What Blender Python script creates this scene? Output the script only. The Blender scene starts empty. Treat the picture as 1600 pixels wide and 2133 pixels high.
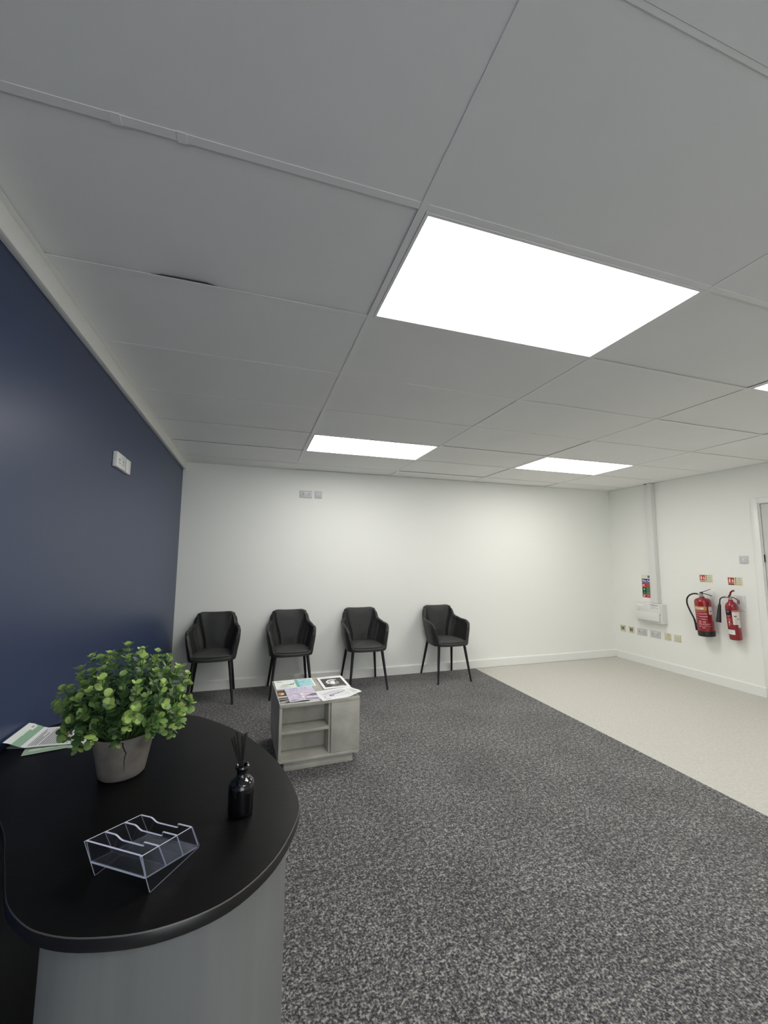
import bpy, bmesh, math, random
from mathutils import Vector, Matrix, Euler
random.seed(7)
PI = math.pi
sc = bpy.context.scene
COL = sc.collection

# ---------------------------------------------------------------- camera, world, exposure
YAW, PITCH, ROLL = .308, .109, .0076
CAMPOS = Vector((-.4456, -1.0303, 1.445))
def camera_axes():
    cy, sy, cp, sp = math.cos(YAW), math.sin(YAW), math.cos(PITCH), math.sin(PITCH)
    f = Vector((sy*cp, cy*cp, sp)); r = Vector((cy, -sy, 0)); u = r.cross(f)
    c, s = math.cos(ROLL), math.sin(ROLL)
    return c*r+s*u, -s*r+c*u, f
cr, cu, cf = camera_axes()
cam = bpy.data.cameras.new('camera')
cam.sensor_fit = 'HORIZONTAL'; cam.sensor_width = 36; cam.lens = 854.5/1600*36
cam.clip_start = .02; cam.clip_end = 60
co = bpy.data.objects.new('camera', cam); COL.objects.link(co)
co.matrix_world = Matrix(((cr.x, cu.x, -cf.x, CAMPOS.x), (cr.y, cu.y, -cf.y, CAMPOS.y), (cr.z, cu.z, -cf.z, CAMPOS.z), (0, 0, 0, 1)))
sc.camera = co
w = bpy.data.worlds.new('world'); sc.world = w; w.use_nodes = True
w.node_tree.nodes['Background'].inputs[0].default_value = (.90, .95, 1.0, 1)
w.node_tree.nodes['Background'].inputs[1].default_value = 4.5   # overcast daylight outside the shopfront behind the camera
PANEL = 12.6           # radiance of the ceiling light panels
sc.view_settings.view_transform = 'Standard'; sc.view_settings.look = 'None'
sc.view_settings.gamma = 1; sc.view_settings.use_curve_mapping = False
sc.view_settings.exposure = 0
sc.cycles.max_bounces = 12; sc.cycles.diffuse_bounces = 8; sc.cycles.glossy_bounces = 6
sc.cycles.transmission_bounces = 12; sc.cycles.transparent_max_bounces = 12
sc.cycles.sample_clamp_indirect = 4
sc.cycles.use_denoising = True; sc.cycles.denoising_prefilter = 'ACCURATE'

# ---------------------------------------------------------------- materials
def srgb(r, g, b):
    return tuple((v/255/12.92 if v/255 <= .04045 else ((v/255+.055)/1.055)**2.4) for v in (r, g, b))
MATS = {}
def mat(name, col, rough=.6, metal=0, spec=.5, var=0, scale=20, bump=0, bscale=None, detail=4, stretch=None, emit=0, col2=None, coat=0):
    if name in MATS: return MATS[name]
    m = bpy.data.materials.new(name); m.use_nodes = True; MATS[name] = m
    nt = m.node_tree; N = nt.nodes; L = nt.links; b = N['Principled BSDF']
    b.inputs['Base Color'].default_value = (*col, 1)
    b.inputs['Roughness'].default_value = rough; b.inputs['Metallic'].default_value = metal
    b.inputs['Specular IOR Level'].default_value = spec; b.inputs['Coat Weight'].default_value = coat
    if emit:
        b.inputs['Emission Color'].default_value = (*col, 1); b.inputs['Emission Strength'].default_value = emit
    if var or bump or col2:
        tc = N.new('ShaderNodeTexCoord'); mp = N.new('ShaderNodeMapping')
        L.new(tc.outputs['Object'], mp.inputs[0])
        if stretch: mp.inputs['Scale'].default_value = stretch
        no = N.new('ShaderNodeTexNoise'); no.inputs['Scale'].default_value = scale; no.inputs['Detail'].default_value = detail
        L.new(mp.outputs[0], no.inputs['Vector'])
        if var or col2:
            rp = N.new('ShaderNodeValToRGB')
            a = col if col2 else tuple(c*(1-var) for c in col); z = col2 if col2 else tuple(min(1, c*(1+var)) for c in col)
            rp.color_ramp.elements[0].position = .35; rp.color_ramp.elements[1].position = .65
            rp.color_ramp.elements[0].color = (*a, 1); rp.color_ramp.elements[1].color = (*z, 1)
            L.new(no.outputs[0], rp.inputs[0]); L.new(rp.outputs[0], b.inputs['Base Color'])
        if bump:
            bn = N.new('ShaderNodeTexNoise'); bn.inputs['Scale'].default_value = bscale or scale; bn.inputs['Detail'].default_value = detail
            L.new(mp.outputs[0], bn.inputs['Vector'])
            bp = N.new('ShaderNodeBump'); bp.inputs['Strength'].default_value = bump; bp.inputs['Distance'].default_value = .002
            L.new(bn.outputs[0], bp.inputs['Height']); L.new(bp.outputs[0], b.inputs['Normal'])
    return m

WHITE_WALL = mat('white_wall_paint', (.83, .838, .80), .55, spec=.3, bump=.08, scale=3, bscale=180)
NAVY = mat('navy_satin_paint', (.022, .038, .098), .37, spec=.45, bump=.05, bscale=160, scale=3)
TILE = mat('ceiling_tile_white', (.86, .865, .855), .9, spec=.1, var=.015, scale=1.6, bump=.15, bscale=260)
GRIDM = mat('grid_bar_white', (.86, .86, .85), .5, spec=.3)
PLENUM = mat('dark_plenum', (.02, .02, .02), .95)
GLOSSWHITE = mat('white_gloss_wood', (.82, .82, .79), .32, spec=.5)
PLASTIC = mat('white_plastic', (.72, .72, .70), .3, spec=.5)
PLASTIC_GREY = mat('grey_white_plastic', (.56, .56, .57), .35, spec=.5)
CREAM = mat('aged_cream_plastic', (.62, .58, .43), .4)
DARKHOLE = mat('dark_recess', (.02, .02, .02), .7)
MIDGREY = mat('grey_print', (.22, .22, .21), .6)
BLACKMETAL = mat('matt_black_steel', (.011, .011, .013), .45, spec=.4)
PAPER = mat('white_paper', (.86, .86, .86), .55, spec=.3)
RED = mat('red_enamel', (.25, .011, .018), .26, spec=.5, coat=.3)
REDD = mat('dark_red_enamel', (.14, .008, .01), .3, spec=.5)
BLACKRUB = mat('black_rubber', (.012, .012, .012), .5)
CHROME = mat('dull_steel', (.5, .48, .45), .35, metal=1)

def diffuser():
    m = bpy.data.materials.new('lit_diffuser'); m.use_nodes = True
    nt = m.node_tree; N = nt.nodes; L = nt.links; b = N['Principled BSDF']
    b.inputs['Base Color'].default_value = (.8, .8, .8, 1); b.inputs['Roughness'].default_value = .5
    b.inputs['Emission Color'].default_value = (1, .985, .945, 1)
    b.inputs['Emission Strength'].default_value = PANEL
    return m
DIFF = diffuser()

def carpet_mat():
    m = bpy.data.materials.new('speckled_grey_carpet'); m.use_nodes = True
    nt = m.node_tree; N = nt.nodes; L = nt.links; b = N['Principled BSDF']
    b.inputs['Roughness'].default_value = .95; b.inputs['Specular IOR Level'].default_value = .1
    b.inputs['Sheen Weight'].default_value = .15; b.inputs['Sheen Roughness'].default_value = .5
    tc = N.new('ShaderNodeTexCoord')
    n1 = N.new('ShaderNodeTexNoise'); n1.inputs['Scale'].default_value = 112; n1.inputs['Detail'].default_value = 2; n1.inputs['Roughness'].default_value = .6
    n2 = N.new('ShaderNodeTexNoise'); n2.inputs['Scale'].default_value = 2.2; n2.inputs['Detail'].default_value = 6; n2.inputs['Roughness'].default_value = .7
    n3 = N.new('ShaderNodeTexNoise'); n3.inputs['Scale'].default_value = 230; n3.inputs['Detail'].default_value = 1
    for n in (n1, n2, n3): L.new(tc.outputs['Object'], n.inputs['Vector'])
    n4 = N.new('ShaderNodeTexNoise'); n4.inputs['Scale'].default_value = 46; n4.inputs['Detail'].default_value = 2; L.new(tc.outputs['Object'], n4.inputs['Vector'])
    mm = N.new('ShaderNodeMix'); mm.data_type = 'FLOAT'; mm.inputs[0].default_value = .34; L.new(n1.outputs[0], mm.inputs[2]); L.new(n4.outputs[0], mm.inputs[3])
    r = N.new('ShaderNodeValToRGB'); e = r.color_ramp.elements
    e[0].position = .40; e[0].color = (.024, .024, .028, 1); e[1].position = .63; e[1].color = (.37, .355, .33, 1)
    k = e.new(.505); k.color = (.10, .099, .102, 1)
    L.new(mm.outputs[0], r.inputs[0])
    mr = N.new('ShaderNodeMapRange'); mr.inputs[1].default_value = .3; mr.inputs[2].default_value = .7; mr.inputs[3].default_value = .82; mr.inputs[4].default_value = 1.42
    L.new(n2.outputs[0], mr.inputs[0])
    mx = N.new('ShaderNodeMix'); mx.data_type = 'RGBA'; mx.blend_type = 'MULTIPLY'; mx.inputs[0].default_value = 1
    L.new(r.outputs[0], mx.inputs[6]); L.new(mr.outputs[0], mx.inputs[7]); L.new(mx.outputs[2], b.inputs['Base Color'])
    ad = N.new('ShaderNodeMath'); ad.operation = 'ADD'; L.new(n1.outputs[0], ad.inputs[0]); L.new(n3.outputs[0], ad.inputs[1])
    bp = N.new('ShaderNodeBump'); bp.inputs['Strength'].default_value = .9; bp.inputs['Distance'].default_value = .006
    L.new(ad.outputs[0], bp.inputs['Height']); L.new(bp.outputs[0], b.inputs['Normal'])
    return m
CARPET = carpet_mat()
VINYL = mat('pale_grey_vinyl', (.52, .505, .462), .5, spec=.35, var=.07, scale=55, bump=.05, bscale=120, detail=6)

def desk_mat():
    m = bpy.data.materials.new('black_woodgrain_laminate'); m.use_nodes = True
    nt = m.node_tree; N = nt.nodes; L = nt.links; b = N['Principled BSDF']
    b.inputs['Roughness'].default_value = .36; b.inputs['Specular IOR Level'].default_value = .12
    tc = N.new('ShaderNodeTexCoord'); mp = N.new('ShaderNodeMapping'); L.new(tc.outputs['Object'], mp.inputs[0])
    mp.inputs['Rotation'].default_value = (0, 0, .9); mp.inputs['Scale'].default_value = (6, 130, 6)
    n = N.new('ShaderNodeTexNoise'); n.inputs['Scale'].default_value = 1; n.inputs['Detail'].default_value = 5; L.new(mp.outputs[0], n.inputs['Vector'])
    r = N.new('ShaderNodeValToRGB'); r.color_ramp.elements[0].color = (.0022, .0022, .003, 1); r.color_ramp.elements[1].color = (.0065, .0062, .0062, 1)
    L.new(n.outputs[0], r.inputs[0]); L.new(r.outputs[0], b.inputs['Base Color'])
    bp = N.new('ShaderNodeBump'); bp.inputs['Strength'].default_value = .25; bp.inputs['Distance'].default_value = .0006
    L.new(n.outputs[0], bp.inputs['Height']); L.new(bp.outputs[0], b.inputs['Normal'])
    return m
DESKTOP = desk_mat()
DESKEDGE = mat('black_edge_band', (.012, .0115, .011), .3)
DESKPANEL = mat('grey_desk_panel', (.185, .19, .188), .38, spec=.45, var=.05, scale=3, stretch=(9, 9, .25))
CONC = mat('concrete_look_melamine', (.365, .352, .308), .5, spec=.35, col2=(.475, .46, .41), scale=7, detail=8)
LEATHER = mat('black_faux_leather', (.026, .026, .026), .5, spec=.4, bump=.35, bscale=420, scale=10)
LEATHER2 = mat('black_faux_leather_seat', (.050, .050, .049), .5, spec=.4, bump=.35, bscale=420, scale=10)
POTM = mat('aged_stone_pot', (.125, .112, .10), .85, col2=(.20, .18, .16), scale=14, detail=7, bump=.3, bscale=60)
SOIL = mat('dark_moss', (.012, .014, .008), .95)
BOTTLE = mat('black_bottle_glass', (.004, .004, .005), .06, spec=.6, coat=.3)
STICK = mat('black_reed', (.006, .006, .006), .8)

def leafmat(name, a, b_):
    m = bpy.data.materials.new(name); m.use_nodes = True; MATS[name] = m
    nt = m.node_tree; N = nt.nodes; L = nt.links; b = N['Principled BSDF']
    b.inputs['Roughness'].default_value = .38; b.inputs['Specular IOR Level'].default_value = .45
    b.inputs['Subsurface Weight'].default_value = 0
    oi = N.new('ShaderNodeNewGeometry'); r = N.new('ShaderNodeValToRGB')
    r.color_ramp.elements[0].color = (*a, 1); r.color_ramp.elements[1].color = (*b_, 1)
    tc = N.new('ShaderNodeTexCoord'); ln = N.new('ShaderNodeVectorMath'); ln.operation = 'LENGTH'
    no = N.new('ShaderNodeTexNoise'); no.inputs['Scale'].default_value = 60
    L.new(tc.outputs['Object'], no.inputs['Vector']); L.new(no.outputs[0], r.inputs[0])
    L.new(r.outputs[0], b.inputs['Base Color'])
    tr = N.new('ShaderNodeBsdfTranslucent'); L.new(r.outputs[0], tr.inputs[0])
    mx = N.new('ShaderNodeMixShader'); mx.inputs[0].default_value = .25
    L.new(b.outputs[0], mx.inputs[1]); L.new(tr.outputs[0], mx.inputs[2]); L.new(mx.outputs[0], N['Material Output'].inputs[0])
    return m
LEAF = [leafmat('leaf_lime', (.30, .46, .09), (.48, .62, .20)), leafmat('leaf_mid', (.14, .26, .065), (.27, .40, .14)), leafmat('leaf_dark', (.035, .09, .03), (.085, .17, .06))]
STEMM = mat('green_stem', (.06, .13, .03), .6)

def acrylic():
    m = bpy.data.materials.new('clear_acrylic'); m.use_nodes = True
    nt = m.node_tree; N = nt.nodes; L = nt.links; N.remove(N['Principled BSDF'])
    g = N.new('ShaderNodeBsdfGlass'); g.inputs['IOR'].default_value = 1.49; g.inputs['Roughness'].default_value = .08
    g.inputs['Color'].default_value = (.94, .95, .985, 1)
    L.new(g.outputs[0], N['Material Output'].inputs[0])
    return m
ACRYL = acrylic()
def acrylic_edge():
    m = bpy.data.materials.new('acrylic_glow_edge'); m.use_nodes = True
    nt = m.node_tree; N = nt.nodes; L = nt.links; N.remove(N['Principled BSDF'])
    g = N.new('ShaderNodeBsdfGlass'); g.inputs['IOR'].default_value = 1.49; g.inputs['Roughness'].default_value = .35
    d = N.new('ShaderNodeBsdfDiffuse'); d.inputs[0].default_value = (.78, .82, .98, 1)  # pale blue diffuse imitates the glow of light piped to the edges
    x = N.new('ShaderNodeMixShader'); x.inputs[0].default_value = .62
    L.new(g.outputs[0], x.inputs[1]); L.new(d.outputs[0], x.inputs[2]); L.new(x.outputs[0], N['Material Output'].inputs[0])
    return m
ACRYL_E = acrylic_edge()

# ---------------------------------------------------------------- helpers
def tag(o, label=None, cat=None, group=None, kind=None):
    if label: o['label'] = label
    if cat: o['category'] = cat
    if group: o['group'] = group
    if kind: o['kind'] = kind
    return o
def thing(name, label, cat, loc=(0, 0, 0), rz=0, group=None, rot=None):
    o = bpy.data.objects.new(name, None); COL.objects.link(o); o.empty_display_size = .1
    o.location = loc; o.rotation_euler = rot if rot else (0, 0, rz)
    return tag(o, label, cat, group)
class MB:
    def __init__(s): s.v = []; s.f = []; s.m = []
    def add(s, vs, fs, mi=0):
        k = len(s.v); s.v += [tuple(v) for v in vs]; s.f += [[i+k for i in f] for f in fs]; s.m += [mi]*len(fs); return s
    def box(s, x0, x1, y0, y1, z0, z1, bev=0, mi=0, seg=2, M=None):
        bm = bmesh.new()
        vs = [bm.verts.new((x, y, z)) for x in (x0, x1) for y in (y0, y1) for z in (z0, z1)]
        for f in ((0, 1, 3, 2), (4, 6, 7, 5), (0, 4, 5, 1), (2, 3, 7, 6), (0, 2, 6, 4), (1, 5, 7, 3)): bm.faces.new([vs[i] for i in f])
        if bev: bmesh.ops.bevel(bm, geom=bm.edges[:], offset=bev, segments=seg, profile=.5, affect='EDGES')
        return s.bm(bm, mi, M)
    def bm(s, bm, mi=0, M=None):
        bmesh.ops.recalc_face_normals(bm, faces=bm.faces[:])
        bm.verts.index_update()
        s.add([(M @ v.co if M else v.co) for v in bm.verts], [[v.index for v in f.verts] for f in bm.faces], mi); bm.free(); return s
    def tube(s, pts, rad, n=10, mi=0, cap=True):
        pts = [Vector(p) for p in pts]
        if not hasattr(rad, '__len__'): rad = [rad]*len(pts)
        T = [(pts[min(i+1, len(pts)-1)]-pts[max(i-1, 0)]).normalized() for i in range(len(pts))]
        a = Vector((0, 0, 1)) if abs(T[0].z) < .9 else Vector((1, 0, 0))
        nrm = (a-T[0]*a.dot(T[0])).normalized(); vs = []; fs = []
        for i, p in enumerate(pts):
            nrm = (nrm-T[i]*nrm.dot(T[i])).normalized(); b = T[i].cross(nrm)
            for k in range(n):
                t = 2*PI*k/n; vs.append(p+(nrm*math.cos(t)+b*math.sin(t))*rad[i])
        for i in range(len(pts)-1):
            for k in range(n): fs.append([i*n+k, i*n+(k+1) % n, (i+1)*n+(k+1) % n, (i+1)*n+k])
        if cap: fs.append(list(range(n))[::-1]); fs.append([(len(pts)-1)*n+k for k in range(n)])
        return s.add(vs, fs, mi)
    def lathe(s, prof, n=32, mi=0, M=None, cap0=True, cap1=True):
        vs = []; fs = []
        for r, z in prof:
            for k in range(n):
                t = 2*PI*k/n; p = Vector((r*math.cos(t), r*math.sin(t), z)); vs.append(M @ p if M else p)
        for i in range(len(prof)-1):
            for k in range(n): fs.append([i*n+k, i*n+(k+1) % n, (i+1)*n+(k+1) % n, (i+1)*n+k])
        if cap0: fs.append(list(range(n))[::-1])
        if cap1: fs.append([(len(prof)-1)*n+k for k in range(n)])
        return s.add(vs, fs, mi)
    def prism(s, poly, z0, z1, mi=0, M=None, mside=None):
        n = len(poly)
        A = sum(poly[i][0]*poly[(i+1) % n][1]-poly[(i+1) % n][0]*poly[i][1] for i in range(n))
        if A < 0: poly = poly[::-1]
        vs = [Vector((x, y, z0)) for x, y in poly]+[Vector((x, y, z1)) for x, y in poly]
        if M: vs = [M @ v for v in vs]
        k = len(s.v); s.add(vs, [list(range(n))[::-1], list(range(n, 2*n))], mi)
        s.f += [[k+i, k+(i+1) % n, k+n+(i+1) % n, k+n+i] for i in range(n)]; s.m += [mi if mside is None else mside]*n
        return s
    def grid(s, fn, nu, nv, mi=0, closed=False):
        vs = [fn(i/(nu if closed else nu-1), j/(nv-1)) for i in range(nu) for j in range(nv)]
        fs = [[i*nv+j, ((i+1) % nu)*nv+j, ((i+1) % nu)*nv+j+1, i*nv+j+1] for i in range(nu if closed else nu-1) for j in range(nv-1)]
        return s.add(vs, fs, mi)
    def mesh(s, name, mats, smooth=35):
        me = bpy.data.meshes.new(name); me.from_pydata(s.v, [], s.f); me.update()
        for m in (mats if isinstance(mats, (list, tuple)) else [mats]): me.materials.append(m)
        me.polygons.foreach_set('material_index', s.m)
        if smooth:
            me.polygons.foreach_set('use_smooth', [True]*len(me.polygons)); me.set_sharp_from_angle(angle=math.radians(smooth))
        return me
    def build(s, name, mats, parent=None, smooth=35, loc=None, rot=None):
        o = bpy.data.objects.new(name, s.mesh(name, mats, smooth)); COL.objects.link(o)
        if parent: o.parent = parent
        if loc: o.location = loc
        if rot: o.rotation_euler = rot
        return o
def link(name, me, parent=None, loc=(0, 0, 0), rot=None):
    o = bpy.data.objects.new(name, me); COL.objects.link(o)
    if parent: o.parent = parent
    o.location = loc
    if rot: o.rotation_euler = rot
    return o
def struct(name, mb, m, parent=None, smooth=35):
    o = mb.build(name, m, parent, smooth)
    if not parent: o['kind'] = 'structure'
    return o
def ss(a, b, x):
    t = max(0, min(1, (x-a)/(b-a))); return t*t*(3-2*t)
def lerp(a, b, t): return a+(b-a)*t
def interp(xs, ys, x):
    if x <= xs[0]: return ys[0]
    for i in range(len(xs)-1):
        if x <= xs[i+1]:
            t = (x-xs[i])/(xs[i+1]-xs[i]); return lerp(ys[i], ys[i+1], t*t*(3-2*t))
    return ys[-1]
def spline(P, sub=8, closed=True):
    P = [Vector(p) for p in P]; n = len(P); out = []
    for i in range(n if closed else n-1):
        g = lambda k: P[k % n] if closed else P[max(0, min(n-1, k))]
        a, b, c, d = g(i-1), g(i), g(i+1), g(i+2)
        for q in range(sub):
            t = q/sub
            out.append(.5*((2*b)+(c-a)*t+(2*a-5*b+4*c-d)*t*t+(3*b-a-3*c+d)*t**3))
    if not closed: out.append(P[-1])
    return out

class Print:
    """flat print laid on a surface: polygons in u,v carried to 3-D by a mapping; each layer a hair above the last"""
    def __init__(s, fn, step=None): s.fn = fn; s.mb = MB(); s.mats = []; s.step = step
    def mi(s, m):
        if m not in s.mats: s.mats.append(m)
        return s.mats.index(m)
    def rect(s, u0, v0, u1, v1, m, lay=1):
        n = max(1, int(math.ceil(abs(u1-u0)/s.step))) if s.step else 1
        k = max(1, int(math.ceil(abs(v1-v0)/s.step))) if s.step else 1
        vs = [s.fn(lerp(u0, u1, i/n), lerp(v0, v1, j/k), lay) for i in range(n+1) for j in range(k+1)]
        s.mb.add(vs, [[i*(k+1)+j, (i+1)*(k+1)+j, (i+1)*(k+1)+j+1, i*(k+1)+j+1] for i in range(n) for j in range(k)], s.mi(m))
    def poly(s, pts, m, lay=1): s.mb.add([s.fn(u, v, lay) for u, v in pts], [list(range(len(pts)))], s.mi(m))
    def disc(s, u, v, ru, rv, m, lay=1, n=14): s.poly([(u+ru*math.cos(2*PI*i/n), v+rv*math.sin(2*PI*i/n)) for i in range(n)], m, lay)
    def text(s, body, u, v, h, m, lay=1, width=None, slant=0, bold=0, flip=None):
        cu_ = bpy.data.curves.new('t', 'FONT'); cu_.body = body; cu_.size = 1; cu_.resolution_u = 2; cu_.offset = bold; cu_.shear = slant
        o = bpy.data.objects.new('t', cu_); COL.objects.link(o)
        dg = bpy.context.evaluated_depsgraph_get(); dg.update(); me = o.evaluated_get(dg).to_mesh()
        xs = [q.co.x for q in me.vertices]; ys = [q.co.y for q in me.vertices]
        x0, x1, y0, y1 = min(xs), max(xs), min(ys), max(ys); k = h/(y1-y0); kx = (width/(x1-x0)) if width else k
        tr = flip or (lambda a, b: (a, b))
        pts = [tr((q.co.x-x0)*kx, (q.co.y-y0)*k) for q in me.vertices]
        s.mb.add([s.fn(u+a, v+b, lay) for a, b in pts], [list(p.vertices) for p in me.polygons], s.mi(m))
        bpy.data.objects.remove(o); bpy.data.curves.remove(cu_)
    def build(s, name, parent): return s.mb.build(name, s.mats, parent, smooth=0)
INK = {}
def ink(r, g, b):
    k = (r, g, b)
    if k not in INK: INK[k] = mat('ink_%d_%d_%d' % k, srgb(r, g, b), .5, spec=.3)
    return INK[k]

# ---------------------------------------------------------------- room shell
XL, XR, YB, YF, CZ = -1.22, 4.80, 3.935, -3.60, 2.483
fl = struct('floor', MB().box(XL-.15, XR+.15, YF-.15, YB+.15, -.14, -.02), PLENUM)
struct('carpet', MB().box(XL, 2.40, YF, YB, -.02, 0, .004), CARPET, fl)
struct('vinyl', MB().box(2.4005, XR, YF, YB, -.02, -.003), VINYL, fl)
struct('wall_left', MB().box(XL-.15, XL, YF, YB, -.02, 2.75), NAVY)
struct('wall_back', MB().box(XL-.15, XR+.15, YB, YB+.15, -.02, 2.75), WHITE_WALL)
WX0, WX1, WZ0, WZ1 = -1.08, 1.05, .10, 2.24
struct('wall_front', MB().box(XL-.15, WX0, YF-.15, YF, -.02, 2.75).box(WX1, XR+.15, YF-.15, YF, -.02, 2.75).box(WX0, WX1, YF-.15, YF, -.02, WZ0).box(WX0, WX1, YF-.15, YF, WZ1, 2.75), WHITE_WALL)
DY0, DY1, DZ = 1.10, 1.958, 2.052
struct('wall_right', MB().box(XR, XR+.15, DY1+.03, YB, -.02, 2.75).box(XR, XR+.15, YF, DY0-.03, -.02, 2.75).box(XR, XR+.15, DY0-.03, DY1+.03, DZ+.03, 2.75), WHITE_WALL)
def base_profile(h=.105, d=.018): return [(0, 0), (d, 0), (d, h-.012), (d-.004, h-.004), (d-.010, h), (0, h)]
def skirting(name, a, b, nrm):
    a = Vector(a); b = Vector(b); nrm = Vector(nrm); P = base_profile(); n = len(P)
    vs = [p+nrm*d+Vector((0, 0, z)) for p in (a, b) for d, z in P]
    fs = [[i, (i+1) % n, n+(i+1) % n, n+i] for i in range(n)]+[list(range(n))[::-1], list(range(n, 2*n))]
    bm = bmesh.new(); vv = [bm.verts.new(v) for v in vs]; [bm.faces.new([vv[i] for i in f]) for f in fs]
    struct(name, MB().bm(bm), GLOSSWHITE, smooth=20)
skirting('baseboard_back', (XL+.019, YB, 0), (XR, YB, 0), (0, -1, 0))
skirting('baseboard_right', (XR, DY1+.078, -.003), (XR, YB-.019, -.003), (-1, 0, 0))
skirting('baseboard_left', (XL, YF, 0), (XL, YB, 0), (1, 0, 0))
struct('trim_1', MB().box(XL, XL+.028, YF, YB, 2.400, CZ-.0005, .003), GLOSSWHITE)       # white beading over the navy wall
# door in the right wall
dr = struct('door_1', MB().box(XR+.012, XR+.052, DY0+.004, DY1-.004, .004, DZ-.004, .002), mat('door_white', (.62, .62, .60), .4))
am = MB()
struct('architrave', MB().box(XR-.018, XR, DY1+.008, DY1+.076, -.003, DZ+.068, .004).box(XR-.018, XR, DY0-.076, DY0-.008, -.003, DZ+.068, .004).box(XR-.018, XR, DY0-.008, DY1+.008, DZ+.008, DZ+.068, .004), GLOSSWHITE, dr)
struct('door_lining', MB().box(XR-.002, XR+.14, DY1, DY1+.029, -.003, DZ+.029).box(XR-.002, XR+.14, DY0-.029, DY0, -.003, DZ+.029).box(XR-.002, XR+.14, DY0, DY1, DZ, DZ+.029), GLOSSWHITE, dr)
struct('door_stop', MB().box(XR+.054, XR+.08, DY1-.014, DY1, -.003, DZ).box(XR+.054, XR+.08, DY0, DY0+.014, -.003, DZ).box(XR+.054, XR+.08, DY0, DY1, DZ-.014, DZ), GLOSSWHITE, dr)
for z in (.25, 1.46):
    struct('hinge', MB().tube([(XR+.006, DY1-.002, z-.04), (XR+.006, DY1-.002, z+.04)], .0055, 8), BLACKMETAL, dr)

# shopfront window behind the camera
def pane_mat():
    m = bpy.data.materials.new('clear_window_glass'); m.use_nodes = True
    nt = m.node_tree; N = nt.nodes; L = nt.links; N.remove(N['Principled BSDF'])
    a = N.new('ShaderNodeBsdfTransparent'); g = N.new('ShaderNodeBsdfGlossy'); g.inputs['Roughness'].default_value = .02
    x = N.new('ShaderNodeMixShader'); x.inputs[0].default_value = .08
    L.new(a.outputs[0], x.inputs[1]); L.new(g.outputs[0], x.inputs[2]); L.new(x.outputs[0], N['Material Output'].inputs[0])
    return m
PANE = pane_mat()
FRM = mat('grey_window_frame', (.12, .125, .13), .4)
wn = struct('window_1', MB().box(WX0, WX1, YF-.12, YF-.05, WZ0, WZ0+.06).box(WX0, WX1, YF-.12, YF-.05, WZ1-.06, WZ1).box(WX0, WX0+.06, YF-.12, YF-.05, WZ0+.06, WZ1-.06).box(WX1-.06, WX1, YF-.12, YF-.05, WZ0+.06, WZ1-.06), FRM)
for k in range(2):
    a_ = lerp(WX0+.06, WX1-.06, k/2); b_ = lerp(WX0+.06, WX1-.06, (k+1)/2)
    struct('pane', MB().box(a_+.002, b_-.002, YF-.088, YF-.082, WZ0+.061, WZ1-.061), PANE, wn, 0)
    if k: struct('mullion', MB().box(a_-.03, a_+.03, YF-.12, YF-.09, WZ0+.061, WZ1-.061).box(a_-.03, a_+.03, YF-.08, YF-.05, WZ0+.061, WZ1-.061), FRM, wn, 0)
struct('baseboard_front', MB().box(XL+.02, XR-.02, YF, YF+.018, 0, .105), GLOSSWHITE)

# ---------------------------------------------------------------- suspended ceiling
ce = struct('ceiling', MB().box(XL-.15, XR+.15, YF-.15, YB+.15, 2.66, 2.75), PLENUM)
XS = [XL+.001, 0, 1.2, 2.4, 3.6, XR-.001]
YS = [YF+.001, -3.55, -2.95, -2.35, -1.75, -1.15, -.55, 0, .6, 1.2, 1.8, 2.4, 3.0, 3.6, YB-.001]
BW = .012
STEM_ = mat('gap_shade_stem', (.05, .05, .05), .6)  # stems coloured near-black so open tile gaps show as dark shade
LIGHTS = {(1, 0.0), (3, 0.0), (1, 2.4), (3, 2.4), (1, -2.35)}
for x in XS[1:-1]:
    struct('main_bar', MB().box(x-BW, x+BW, YF, YB, CZ, CZ+.0015).box(x-.0015, x+.0015, YF, YB, CZ+.0015, CZ+.038, mi=1), [GRIDM, STEM_], ce, 0)
for y in YS[1:-1]:
    for i in range(len(XS)-1):
        a, b = XS[i]+(BW+.0006 if i else 0), XS[i+1]-(BW+.0006 if i < len(XS)-2 else 0)
        yo, yi = (y+.0015, y+BW) if (y == -.55 and i in (1, 2)) else (y-BW, y+BW)
        struct('cross_bar', MB().box(a, b, yo, yi, CZ+.0003, CZ+.0018).box(a, b, y-.0015, y+.0015, CZ+.0018, CZ+.036, mi=1), [GRIDM, STEM_], ce, 0)
struct('wall_angle', MB().box(XL, XL+.045, YF, YB, CZ, CZ+.0015), GRIDM, ce, 0)
struct('wall_angle', MB().box(XR-.02, XR, YF, YB, CZ, CZ+.0015), GRIDM, ce, 0)
struct('wall_angle', MB().box(XL+.045, XR-.02, YB-.02, YB, CZ+.0002, CZ+.0017), GRIDM, ce, 0)
for x in (-.655, -.80):        # joint clips on the bar nearest the camera
    struct('bar_clip', MB().box(x-.012, x+.012, -BW-.003, BW+.003, CZ-.0012, CZ+.0003, .0004), GRIDM, ce, 0)
rt = random.Random(4)
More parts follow.
